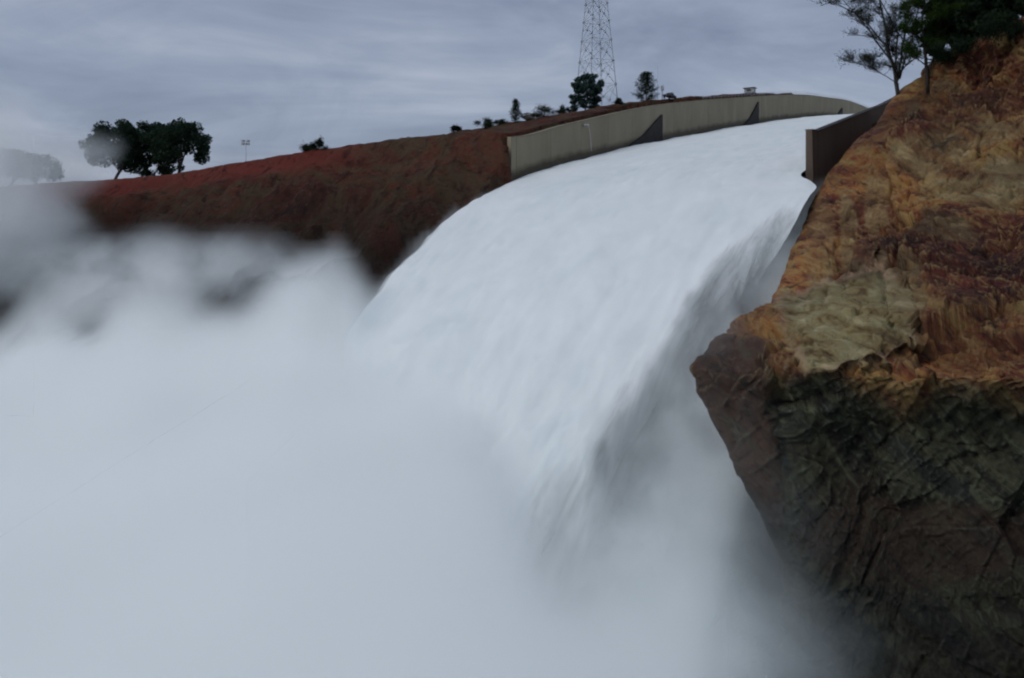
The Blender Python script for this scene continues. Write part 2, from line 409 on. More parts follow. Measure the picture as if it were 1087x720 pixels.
# depth at the far right (px 1400), by row
DEPR = [(-90, 92), (20, 84), (100, 76), (200, 66), (300, 57), (380, 50), (420, 48), (500, 47), (600, 45), (720, 43), (900, 40)]
def cliff():
    ny, nx, nb = 620, 430, 40
    y0, y1 = -90, 900
    pts = []; cold = []; pale = []; brown = []; rust = []; cols = []; bedge = []
    for i in range(ny):
        py = y0+(y1-y0)*i/(ny-1)
        xs = interp(SIL, py); ds = spline(DEP, py); dr = spline(DEPR, py)
        row = []
        for j in range(nb, 0, -1):
            k = (j/nb)**1.5*34
            P = at(xs, py, ds)
            dn = interp([(-90, .0), (100, .03), (160, .1), (220, .25), (300, .45), (420, .35), (900, .05)], py)
            row.append((P+Vector((.44*k, .82*k, -dn*k)), xs, -j/nb, 0, 0))
        for j in range(nx):
            c = j/(nx-1)
            c = c**1.15
            px = xs+(1400-xs)*c
            # rounded shoulder near the silhouette, then a broad face
            cc = sm(0, 1, c)*.35+c*.65
            Y = ds+(dr-ds)*(cc**.62)
            # ledge: rock below the lip is set back (undercut), pale block stands proud
            Y += 3.2*sm(395, 470, py)*sm(.0, .25, c)*sm(900, 600, py)
            bu = ((px-897)*.90-(py-340)*.36)/62; bv = ((px-897)*.30+(py-340)*.95)/47
            wn = .12*noise.noise(Vector((px*.03, py*.03, 5)))
            brr = max(abs(bu), abs(bv))+wn
            blk = sm(1.12, .86, brr+.22*noise.noise(Vector((px*.06, py*.06, 9))))
            Y -= 1.5*blk*(1+.25*bu)-.5*sm(0, .08, abs(bu+.25+.3*bv*bv)-.0)*blk*0
            crease = math.exp(-((px-(938+(py-300)*.22))/7)**2)*sm(250, 290, py)*sm(410, 370, py)
            Y += 1.6*crease
            lf = math.exp(-((px-(822+(py-380)*.08))/9)**2)*sm(380, 410, py)*sm(560, 480, py)
            Y += 1.0*lf
            # gullies on the orange slope running down-left
            g = math.sin((px*.55-py*.95)*.028+1.3*noise.noise(Vector((px*.006, py*.006, 3))))
            Y += 1.3*g*sm(330, 250, py)*sm(0, .15, c)
            row.append((at(px, py, Y), px, c, blk, max(0, 1-abs(brr-.93)/.10)*(1 if bv < -.5 or bu < -.7 or bv > .75 else .2)))
        for P, px, c, blk, be in row:
            bedge.append(be)
            pts.append(P)
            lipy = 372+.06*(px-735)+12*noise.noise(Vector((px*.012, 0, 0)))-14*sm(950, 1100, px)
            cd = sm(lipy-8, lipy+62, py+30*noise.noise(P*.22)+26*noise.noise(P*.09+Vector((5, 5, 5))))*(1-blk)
            bl = math.exp(-(((px-893)/62)**6+((py-338)/50)**6))
            pl = 0
            for (ax, ay, rx, ry, w) in ((1040, 205, 62, 18, .8), (985, 175, 50, 16, .55), (870, 262, 16, 60, .35), (1010, 160, 26, 12, .7), (1075, 190, 36, 16, .9), (960, 330, 26, 50, .65), (930, 215, 14, 40, .5), (900, 250, 10, 50, .5), (1000, 250, 40, 14, .6), (1060, 150, 30, 10, .6), (970, 120, 10, 14, .6), (1005, 95, 30, 8, .5)):
                rr = ((px-ax)/rx)**2+((py-ay)/ry)**2
                pl = max(pl, .8*w*sm(1.35, .55, rr+.5*noise.noise(P*.3)))
            pl = max(pl, blk)
            br = sm(828, 806, px+9*noise.noise(P*.2)-(py-380)*.10)*sm(352, 372, py)*sm(640, 560, py)
            ru = 0
            for (ax, ay, rx, ry, w) in ((1030, 292, 90, 42, 1), (905, 232, 55, 22, .9), (1062, 110, 45, 18, .8), (975, 150, 24, 14, .9), (1040, 60, 60, 16, .7), (930, 275, 60, 14, .6), (1080, 240, 40, 18, .9), (1050, 365, 60, 20, .5)):
                rr = ((px-ax)/rx)**2+((py-ay)/ry)**2
                ru = max(ru, w*sm(1.5, .5, rr+.9*noise.noise(P*.22)))
            rust.append(ru*(1-pl))
            br = max(br, .55*sm(1.3, .6, ((px-960)/140)**2+((py-575)/45)**2+.6*noise.noise(P*.12)))
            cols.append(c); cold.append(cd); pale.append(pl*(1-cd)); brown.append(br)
    nj = nb+nx
    # normals by finite differences, then craggy displacement
    out = []; out_y = lambda i: y0+(y1-y0)*i/(ny-1)
    for i in range(ny):
        for j in range(nj):
            P = pts[i*nj+j]
            a = pts[min(i+1, ny-1)*nj+j]-pts[max(i-1, 0)*nj+j]
            b = pts[i*nj+min(j+1, nj-1)]-pts[i*nj+max(j-1, 0)]
            n = b.cross(a)
            n = n.normalized() if n.length > 1e-9 else Vector((0, -1, 0))
            if n.dot(P-Vector((0, 0, CZ))) > 0 and j >= nb: n = -n
            if j < nb: n = Vector((-.8, .3, .3)).normalized()
            q = Vector(((P.x*.62+P.z*.78)*.62, P.y*.8, (P.z*.62-P.x*.78)*1.45))
            am = 1.0-.22*cold[i*nj+j]-.62*pale[i*nj+j]-.4*brown[i*nj+j]
            d = .55*(ridged(q*.06, 3)-.5)
            w_ = Vector((noise.noise(P*.12), noise.noise(P*.12+Vector((7, 7, 7))), noise.noise(P*.12+Vector((3, 9, 1)))))*1.6
            for sc_, amp_ in ((.10, .62), (.27, .80), (.75, .62)):
                dd, cc_ = noise.voronoi((q+w_)*sc_)
                r_ = noise.random_unit_vector if False else None
                c0 = cc_[0]; rv = Vector((noise.noise(c0*3.3), noise.noise(c0*3.3+Vector((5, 1, 2))), noise.noise(c0*3.3+Vector((9, 9, 3)))))*2.2
                d += (((q+w_)*sc_-c0).dot(rv)*amp_+rv.x*.10)/sc_*.36
                ed = dd[1]-dd[0]
                d -= .26*(1-.7*cold[i*nj+j])/sc_**.5*sm(.10, 0, ed)*sm(-.15, .2, noise.noise(P*.21))
            d += .22*(ridged(q*.8, 3)-.3)
            d += .12*(ridged(q*2.1, 2)-.3)
            if j < nb: k_ = .25+.2*sm(310, 350, out_y(i))
            else: k0_ = .25+.5*sm(310, 350, out_y(i)); k_ = k0_+(1-k0_)*sm(0, .12, cols[i*nj+j])
            d = d*am*k_
            out.append(P+n*d)
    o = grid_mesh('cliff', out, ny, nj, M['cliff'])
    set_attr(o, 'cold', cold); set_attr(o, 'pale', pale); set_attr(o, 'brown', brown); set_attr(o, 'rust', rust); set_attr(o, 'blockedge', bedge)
    return tag(o, 'rust orange and grey rock cliff right of the falling water', None, None, 'structure')
cliff_o = cliff()

# rock face left standing under the right side of the fall
def gorge():
    pts = []; nt_, nz = 130, 70
    for i in range(nt_):
        t = 25-115*i/(nt_-1)
        top = zw(t)-3.0
        for j in range(nz):
            f = j/(nz-1)
            z = top+(CZ-60-top)*f
            x, y = fr(t, -49+5*f)
            p = Vector((x, y, z)); d = 1.6*(ridged(p*.09, 5)-.5)
            pts.append(Vector((x, y, z))+Vector((-NX, -NY, .1))*d)
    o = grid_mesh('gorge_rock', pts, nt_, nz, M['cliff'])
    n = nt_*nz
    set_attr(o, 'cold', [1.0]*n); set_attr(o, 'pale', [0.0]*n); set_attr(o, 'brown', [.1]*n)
    return tag(o, 'dark wet rock under the right edge of the fall', None, None, 'structure')
gorge()

# ---------------------------------------------------------------- water
def water_mat():
    m, nt, out = mat('white_water'); N = NT(nt)
    uv = N.n('ShaderNodeTexCoord').outputs['UV']
    co = N.n('ShaderNodeTexCoord').outputs['Object']
    a = N.noise(N.map(uv, (.09, .055, 1)), 1.0, 7, .62, 1.2)
    b = N.noise(N.map(uv, (.30, .17, 1)), 1.0, 7, .68, 1.4)
    c = N.noise(co, .09, 5, .6)
    f = N.math('ADD', N.math('MULTIPLY', a, .5), N.math('ADD', N.math('MULTIPLY', b, .3), N.math('MULTIPLY', c, .2)))
    col = N.ramp(f, [(.34, (.63, .70, .72)), (.44, (.72, .78, .785)), (.54, (.765, .81, .815)), (.64, (.80, .84, .845))])
    bmp = N.n('ShaderNodeBump', {'Height': f, 'Strength': .15, 'Distance': 1.0}).outputs[0]
    p = N.n('ShaderNodeBsdfPrincipled', {'Base Color': col, 'Roughness': .8, 'Normal': bmp, 'Specular IOR Level': .15})
    e = N.n('ShaderNodeAttribute', attribute_name='edge').outputs['Fac']
    al = N.math('ADD', e, N.math('MULTIPLY', N.math('SUBTRACT', N.noise(N.map(uv, (.35, .05, 1)), 1.0, 7, .7, .6), .5), 1.1))
    al = N.ramp(al, [(.12, 0.0), (.80, 1.0)])
    tr = N.n('ShaderNodeBsdfTransparent').outputs[0]
    s = N.n('ShaderNodeMixShader', {0: al, 1: tr, 2: p.outputs[0]})
    nt.links.new(s.outputs[0], out.inputs[0]); return m
def water():
    pts = []; uvs = []; edge = []
    ts = []; t = 420
    while t > -96: ts.append(t); t -= (3 if t > 120 else 1.2 if t > 20 else .6)
    nu = 150
    for t in ts:
        fall = sm(2, -60, t)
        for j in range(nu):
            s = j/(nu-1)
            ul = -.4 - 7*sm(-38, -56, t) + 2.0*sm(-10, -40, t)*fbm(Vector((t*.12, 0, 4)), 3)
            ur = -WID+.3 - 4.0*sm(-4, -12, t) + 3.5*sm(-20, -48, t) + 1.8*sm(-14, -50, t)*fbm(Vector((t*.1, 7, 4)), 3)
            u = ul+(ur-ul)*s
            x, y = fr(t, u)
            z = zw(t)
            p = Vector((u*.12, t*.035, 0))
            z += .45*fbm(p, 4)+.16*billow(Vector((u*.3, t*.11, 7)), 4)*sm(160, 60, t)+ fall*(.7*fbm(Vector((u*.10, t*.06, 2)), 5)+.25*billow(Vector((u*.25, t*.13, 3)), 4))
            # edges sag as they break away
            z -= sm(-15, -60, t)*(6*sm(.9, 1, s)+3*sm(.06, 0, s))
            z -= .3*sm(.03, 0, s)
            pts.append((x, y, z)); uvs.append((u, t))
            dr = (u-ur); dl = ul-u
            e = 1.0
            if t < 0:
                k = sm(-6, -42, t)
                e = min(e, 1-k*(1-sm(0, 9, dr)))
                e = min(e, 1-.6*k*(1-sm(0, 2.0, dl)))
            e = min(e, 1-1.0*sm(-72, -88, t)-.7*sm(-50, -66, t)*sm(16, 2, dr))
            edge.append(e)
    o = grid_mesh('water', pts, len(ts), nu, water_mat(), uvs=uvs)
    set_attr(o, 'edge', edge)
    return tag(o, 'white foaming water pouring down the spillway chute', None, None, 'structure')
water()

# ---------------------------------------------------------------- mist volumes
def vol_mat(name, dens, col, emis, nscale=.05, lo=.35, hi=.6, nmin=.3, aniso=0.0):
    m, nt, out = mat(name); N = NT(nt)
    at_ = N.n('ShaderNodeAttribute', attribute_name='density').outputs['Fac']
    if nscale:
        co = N.n('ShaderNodeTexCoord').outputs['Object']
        nz = N.noise(co, nscale, 4, .6, .6)
        nz = N.n('ShaderNodeMapRange', {'Value': nz, 'From Min': lo, 'From Max': hi, 'To Min': nmin, 'To Max': 1.0}).outputs[0]
        d = N.math('MULTIPLY', at_, nz)
    else: d = at_
    d = N.math('MULTIPLY', d, dens)
    sc = N.n('ShaderNodeVolumeScatter', {'Color': (*col, 1), 'Density': d, 'Anisotropy': aniso}).outputs[0]
    if emis[0] > 0:
        em = N.n('ShaderNodeEmission', {'Color': (*emis[1], 1), 'Strength': N.math('MULTIPLY', d, emis[0])}).outputs[0]  # added glow in the fog, stands in for multiply scattered light
        sc = N.n('ShaderNodeAddShader', {0: sc, 1: em}).outputs[0]
    nt.links.new(sc, out.inputs['Volume'])
    return m
def volume_object(name, v, f, core, vmat, cmat, voxel, band, label):
    """mesh whose closed shell becomes fog and whose core faces stay as a solid white body"""
    me = bpy.data.meshes.new(name); me.from_pydata([tuple(p) for p in v], [], f)
    me.materials.append(cmat or vmat)
    me.polygons.foreach_set('use_smooth', [True]*len(f))
    a = me.attributes.new('core', 'BOOLEAN', 'FACE'); a.data.foreach_set('value', core)
    o = bpy.data.objects.new(name, me); C.objects.link(o)
    ng = bpy.data.node_groups.new(name+'_fog', 'GeometryNodeTree')
    ng.interface.new_socket('Geometry', in_out='INPUT', socket_type='NodeSocketGeometry')
    ng.interface.new_socket('Geometry', in_out='OUTPUT', socket_type='NodeSocketGeometry')
    N = ng.nodes; L = ng.links
    gi = N.new('NodeGroupInput'); go = N.new('NodeGroupOutput')
    na = N.new('GeometryNodeInputNamedAttribute'); na.data_type = 'BOOLEAN'; na.inputs[0].default_value = 'core'
    sp = N.new('GeometryNodeSeparateGeometry'); sp.domain = 'FACE'
    L.new(gi.outputs[0], sp.inputs[0]); L.new(na.outputs[0], sp.inputs[1])
    mv = N.new('GeometryNodeMeshToVolume')
    mv.resolution_mode = 'VOXEL_SIZE'
    L.new(sp.outputs[1], mv.inputs['Mesh'])
    mv.inputs['Density'].default_value = 1.0; mv.inputs['Voxel Size'].default_value = voxel
    mv.inputs['Interior Band Width'].default_value = band
    st = N.new('GeometryNodeSetMaterial'); st.inputs['Material'].default_value = vmat
    L.new(mv.outputs[0], st.inputs[0])
    j = N.new('GeometryNodeJoinGeometry')
    L.new(sp.outputs[0], j.inputs[0]); L.new(st.outputs[0], j.inputs[0]); L.new(j.outputs[0], go.inputs[0])
    md = o.modifiers.new('fog', 'NODES'); md.node_group = ng
    me.materials.append(vmat)
    return tag(o, label, None, None, 'stuff')

def hf_shell(x0, x1, y0, y1, n, m, top, bot, disp):
    """closed heightfield body"""
    v = []; f = []
    for i in range(n):
        for j in range(m):
            x = x0+(x1-x0)*i/(n-1); y = y0+(y1-y0)*j/(m-1)
            v.append(disp(Vector((x, y, top(x, y)))))
    k = len(v)
    for i in range(n):
        for j in range(m):
            x = x0+(x1-x0)*i/(n-1); y = y0+(y1-y0)*j/(m-1)
            v.append(Vector((x, y, bot)))
    for i in range(n-1):
        for j in range(m-1):
            a = i*m+j
            f.append((a, a+m, a+m+1, a+1)); f.append((k+a, k+a+1, k+a+m+1, k+a+m))
    for i in range(n-1):
        a, b = i*m, (i+1)*m; f.append((a, k+a, k+b, b))
        a, b = i*m+m-1, (i+1)*m+m-1; f.append((a, b, k+b, k+a))
    for j in range(m-1):
        a, b = j, j+1; f.append((a, b, k+b, k+a))
        a, b = (n-1)*m+j, (n-1)*m+j+1; f.append((a, k+a, k+b, b))
    return v, f

def cloud_top(x, y):
    t, u = inv(x, y)
    # main basin of spray in front of the fall
    z = interp([(0, -15), (30, -15.5), (60, -16), (90, -16.5), (120, -19), (145, -21.5), (175, -26)], y)
    # right limit: cloud drops away right of the fall toward the cliff
    xr = interp([(0, 19), (20, 17), (36, 15), (46, 10.5), (60, 4), (75, 2), (95, 8), (120, 20)], y)
    z -= 45*sm(xr-10, xr+9, x)
    z = max(z, interp([(0, -26), (45, -26), (58, -28), (72, -34), (85, -48)], y)-20*sm(9, 22, x))
    # in front of the fall the spray lies lower so that the sheet shows
    z -= 12*sm(-8, -34, u)*sm(78, 104, y)*sm(-80, -50, t)
    z -= sm(-4, -24, -u+0)*0
    # back limit against the left bank
    z -= 14*sm(-20, -4, x)*sm(118, 135, y)
    z += 11.5*math.exp(-(((x+25)/13)**2+((y-110)/13)**2))
    z += 3.8*math.exp(-(((x+55)/12)**2+((y-132)/14)**2))
    z += 2.5*math.exp(-(((x+82)/13)**2+((y-126)/14)**2))
    z += 2.0*math.exp(-(((x+112)/20)**2+((y-130)/14)**2))
    z += 3.5*math.exp(-(((x+38)/9)**2+((y-122)/9)**2))
    p = Vector((x, y, 0))
    am = 1.0-.5*sm(95, 60, y)
    z += am*(6.0*(billow(p*.045, 4)-.68)*sm(70, 110, y)+3*(billow(p*.04, 3)-.55)+2.2*fbm(p*.1, 3))
    return CZ+z
def build_cloud():
    def disp(p):
        q = p*.055
        d = Vector((noise.noise(q), noise.noise(q+Vector((11, 3, 5))), noise.noise(q+Vector((1, 13, 25)))))*5.0
        q = p*.15; d += Vector((noise.noise(q), noise.noise(q+Vector((11, 3, 5))), noise.noise(q+Vector((1, 13, 25)))))*2.0
        return p+d
    X0, X1, Y0, Y1, n, m = -185, 40, 6, 172, 200, 150
    v, f = hf_shell(X0, X1, Y0, Y1, n, m, cloud_top, CZ-57, disp)
    core = [False]*len(f)
    # solid core well inside
    v2, f2 = hf_shell(X0+9, X1-9, Y0+9, Y1-9, 90, 70, lambda x, y: cloud_top(x, y)-11, CZ-56, lambda p: p)
    k = len(v)
    v += v2; f += [tuple(i+k for i in q) for q in f2]; core += [True]*len(f2)
    cm = simple_mat('dense_spray_core', (.72, .75, .77), (.82, .84, .85), .05, bump=.2)
    vm = vol_mat('dense_spray', .36, (.93, .955, .965), (.074, (.68, .865, .96)), 0, .32, .62, .35)
    volume_object('spray_cloud', v, f, core, vm, cm, 1.2, 10.0, 'dense white cloud of spray filling the gorge below the fall')
build_cloud()

def blob(c, r, seed, amp=.35, n=28):
    v = []; f = []
    m = n*2
    c = Vector(c); r = Vector(r)
    for i in range(n+1):
        th = math.pi*i/n
        for j in range(m):
            ph = 2*math.pi*j/m
            d = Vector((math.sin(th)*math.cos(ph), math.sin(th)*math.sin(ph), math.cos(th)))
            k = 1+amp*(billow(d*1.5+Vector((seed, 0, 0)), 3)-.6)
            v.append(c+Vector((d.x*r.x, d.y*r.y, d.z*r.z))*k)
            if i in (0, n): break
    def idx(i, j):
        if i == 0: return 0
        if i == n: return len(v)-1
        return 1+(i-1)*m+j % m
    for i in range(n):
        for j in range(m):
            if i == 0: f.append((0, idx(1, j), idx(1, j+1)))
            elif i == n-1: f.append((idx(i, j), idx(n, 0), idx(i, j+1)))
            else: f.append((idx(i, j), idx(i+1, j), idx(i+1, j+1), idx(i, j+1)))
    return v, f
def haze(name, c, r, seed, dens, band, label, vox=1.5, ns=.06, col=(.89, .94, .96), em=(.04, (.66, .86, 1.0)), lo=.38, hi=.62, nmin=0.0):
    v, f = blob(c, r, seed)
    vm = vol_mat(name+'_fog', dens, col, em, ns, lo, hi, nmin)
    return volume_object(name, v, f, [False]*len(f), vm, None, vox, band, label)
haze('mist', at(-68, 206, 150), (27, 22, 22), 1, .20, 13, 'grey drifting mist rising at the left over the hill edge', nmin=.45)
haze('mist', at(185, 290, 132), (30, 12, 7.5), 5, .16, 6, 'thin wisps of spray rising in front of the dark left bank', ns=.11, lo=.38, hi=.62, nmin=.22)
haze('mist', at(735, 530, 68), (10, 14, 15), 9, .05, 9, 'thin grey mist in the gap between the fall and the cliff', ns=.09, nmin=.25, col=(.90, .95, .96), em=(.09, (.62, .86, .93)))
haze('mist', at(655, 585, 62), (9, 8, 7), 27, .22, 6, 'dense puff of spray hiding the foot of the fall', ns=.12, nmin=.35, col=(.92, .955, .965), em=(.08, (.68, .87, .96)))
haze('mist', at(735, 690, 50), (10, 9, 7), 23, .15, 6, 'pale mist low in the gorge at the cliff foot', ns=.10, nmin=.3, col=(.90, .95, .96), em=(.09, (.64, .86, .95)))
def fall_skin():
    """closed shell of blown spray hugging the falling sheet"""
    ts = [-2-1.3*k for k in range(66)]; us = [1.2-1.3*k for k in range(50)]
    n, m = len(ts), len(us); v = []; f = []
    for side in (1, 0):
        for t in ts:
            g = sm(-2, -22, t)
            for u in us:
                x, y = fr(t, u)
                lump = billow(Vector((x*.16, y*.16, zw(t)*.12)), 4)
                over = sm(-44, -58, u)
                z = zw(t)
                hgt = g*(1.0+3.6*(lump-.35))*(1-over*.35)+.05
                dep = 1.5+g*over*9
                edge = sm(us[0], us[0]-3, u)*sm(us[-1], us[-1]+3, u)
                z = z-.8-(1-edge)*1.0-over*g*2.5 + (hgt*edge if side else -dep*edge-.4)
                v.append(Vector((x+(lump-.6)*2*g, y, z)))
    k = n*m
    for i in range(n-1):
        for j in range(m-1):
            a = i*m+j
            f.append((a, a+m, a+m+1, a+1)); f.append((k+a, k+a+1, k+a+m+1, k+a+m))
    for i in range(n-1):
        a, b = i*m, (i+1)*m; f.append((a, k+a, k+b, b))
        a, b = i*m+m-1, (i+1)*m+m-1; f.append((a, b, k+b, k+a))
    for j in range(m-1):
        f.append((j, j+1, k+j+1, k+j))
        a, b = (n-1)*m+j, (n-1)*m+j+1; f.append((a, k+a, k+b, b))
    vm = vol_mat('blown_spray', .34, (.93, .955, .965), (.05, (.68, .87, 1.0)), .14, .36, .62, .12)
    volume_object('mist', v, f, [False]*len(f), vm, None, .8, 3.0, 'churning skin of spray blown off the falling water and its right edge')
fall_skin()
# ---------------------------------------------------------------- spillway walls
def wall(name, side_u, t0, t1, m, label, outer, topf, botf, thick=.9):
    ts = []; t = t0
    while t < t1: ts.append(t); t += 3.05
    ts.append(t1)
    root = thing(name, (*fr(t0, side_u), botf(t0)), label, 'retaining wall')
    ox, oy, oz = root.location
    v = []; f = []; uv = []
    un, uo = side_u, side_u+outer*thick
    nz = 8
    prof = []
    for t in ts:
        b, tp = botf(t), topf(t)
        ring = []
        for k in range(nz+1): ring.append((un, b+(tp-b)*k/nz, k))
        for k in range(nz, -1, -1): ring.append((uo+outer*.35*(1-k/nz), b+(tp-b)*k/nz, k))
        prof.append(ring)
    nr = 2*(nz+1)
    for t, ring in zip(ts, prof):
        zb = botf(t)
        for (u, z, k) in ring:
            x, y = fr(t, u); v.append((x-ox, y-oy, z-oz)); uv.append((t, z-zb-3.0))
    for i in range(len(ts)-1):
        for k in range(nr):
            k2 = (k+1) % nr
            f.append((i*nr+k, i*nr+k2, (i+1)*nr+k2, (i+1)*nr+k))
    f.append(tuple(range(nr))); f.append(tuple((len(ts)-1)*nr+nr-1-k for k in range(nr)))
    me = bpy.data.meshes.new('wall_face'); me.from_pydata(v, [], f); me.materials.append(m)
    l = me.uv_layers.new(name='UVMap')
    for lp in me.loops: l.data[lp.index].uv = uv[lp.vertex_index]
    o = bpy.data.objects.new('wall_face', me); C.objects.link(o); o.parent = root
    # coping
    cp = MB()
    for a, b in zip(ts, ts[1:]):
        pa = [fr(a, un-outer*.15), fr(a, uo+outer*.15), fr(b, un-outer*.15), fr(b, uo+outer*.15)]
        za, zb = topf(a)+.003, topf(b)+.003
        A0 = [Vector((pa[0][0]-ox, pa[0][1]-oy, za-oz)), Vector((pa[1][0]-ox, pa[1][1]-oy, za-oz)), Vector((pa[3][0]-ox, pa[3][1]-oy, zb-oz)), Vector((pa[2][0]-ox, pa[2][1]-oy, zb-oz))]
        up = Vector((0, 0, .18)); i = len(cp.v)
        cp.v += A0+[p+up*(1 if m is M['wall'] else .3) for p in A0]
        for q in ((0, 3, 2, 1), (4, 5, 6, 7), (0, 1, 5, 4), (3, 7, 6, 2), (0, 4, 7, 3), (1, 2, 6, 5)): cp.f.append(tuple(i+z for z in q))
    cp.build('coping', M['coping'] if m is M['wall'] else M['fin'], root, smooth=False)
    return root, (ox, oy, oz)
lw, off = wall('retaining_wall', 0, -1.6, 400, M['wall'], 'long pale concrete spillway wall curving up along the left of the water', 1, wt, lambda t: zw(t)-3)
def fin(t, ln, hgt):
    z0 = zw(t)-1.5
    mb = MB(); P = []
    for tt, zz in ((t, z0), (t, z0+hgt+1.5), (t-ln*.18, z0+1.5+hgt*.66), (t-ln*.5, z0+1.3+hgt*.25-ln*.05), (t-ln, z0+.9-ln*.16), (t-ln, z0-3.5)):
        P.append((tt, zz))
    n = len(P)
    for u in (-.05, -.6):
        for tt, zz in P:
            uu = u if u > -1 or tt > t-1 else u*.55
            x, y = fr(tt, uu); mb.v.append(Vector((x-off[0], y-off[1], zz-off[2])))
    mb.f.append(tuple(range(n))); mb.f.append(tuple(range(2*n-1, n-1, -1)))
    for k in range(n): mb.f.append((k, n+k, n+(k+1) % n, (k+1) % n))
    o = mb.build('fin', M['fin'], lw, smooth=False); o['label'] = 'dark wet triangular fin against the wall foot'
fin(65, 22, 6.6); fin(142, 17, 7.0); fin(262, 20, 4.5)
rw, off2 = wall('retaining_wall', -WID, -3, 400, M['wall_dark'], 'dark stained broken end of the right spillway wall above the cliff', -1,
   lambda t: CZ+interp([(0, 12.8), (54, 23.2), (90, 31)], t) if t < 90 else wt(t)-.3*0-(wt(90)-CZ-31)*sm(200, 90, t), lambda t: zw(t)-5-4*sm(40, 0, t))

# small shelter on posts by the wall top
def on_wall(px, extra_u=3.0):
    # station t on left wall seen at column px
    r = (px-543.5)/F
    t = (L0.y*r-L0.x)/(DX-DY*r)
    return t
t = on_wall(803); x, y = fr(t, 2.2); z = wt(t)
sh = thing('gauge_shelter', (x, y, z-.5), 'small dark box shelter on posts standing above the spillway wall', 'shelter', rz=-A)
mb = MB(); mb.box((0, 0, 2.6), (3.2, 2.2, 1.5)); mb.build('cabin', M['palegrey'], sh, False, .05)
mb = MB(); mb.box((0, 0, 3.5), (3.9, 2.8, .25)); mb.build('roof', M['darksteel'], sh, False, .04)
for sx in (-1, 1):
    for sy in (-1, 1):
        mb = MB(); mb.tube((sx*1.3, sy*.8, -.5), (sx*1.3, sy*.8, 1.84), .13, .13); mb.build('leg', M['darksteel'], sh)
mb = MB(); mb.box((0, -1.12, 2.7), (1.4, .06, .6)); mb.build('window', M['glass'], sh, False)

# guard rail on the top of the left wall
gr = thing('guard_rail', (*fr(100, .5), wt(100)), 'thin grey pipe railing along the top of the left spillway wall', 'railing')
o0 = gr.location.copy()
rail = MB(); t = 95.0; prev = None
while t < 330:
    x, y = fr(t, .5); b = Vector((x, y, wt(t)+.3))-o0; tp = b+Vector((0, 0, 1.0))
    mb_ = rail; mb_.tube(b, tp, .045, .045, 5)
    if prev:
        for h in (1.0, .5): rail.tube(prev+Vector((0, 0, h)), b+Vector((0, 0, h)), .035, .035, 5)
    prev = b; t += 3.0
rail.build('rail', M['steel'], gr)

# drain: white pipe and thin spout on the left wall
t = on_wall(619); x, y = fr(t, -.05); z = wt(t)
dp = thing('drain_pipe', (x, y, z-.9), 'white drain pipe spilling a thin trickle down the pale left wall', 'drain pipe')
mb = MB(); mb.tube(Vector((-NX*-.0, 0, 0)), Vector((-NX*1.1, -NY*1.1, -.12)), .30, .30, 12); mb.tube(Vector((-NX*1.1, -NY*1.1, -.12)), Vector((-NX*1.25, -NY*1.25, -.14)), .36, .36, 12)
mb.build('pipe', M['palegrey'], dp)
mb = MB(); pts = [Vector((-NX*(1.2+.12*k), -NY*(1.2+.12*k), -.25-.11*k*k)) for k in range(8)]
mb.path(pts, [.05+.006*k for k in range(8)], 6); mb.build('trickle', M['palegrey'], dp)

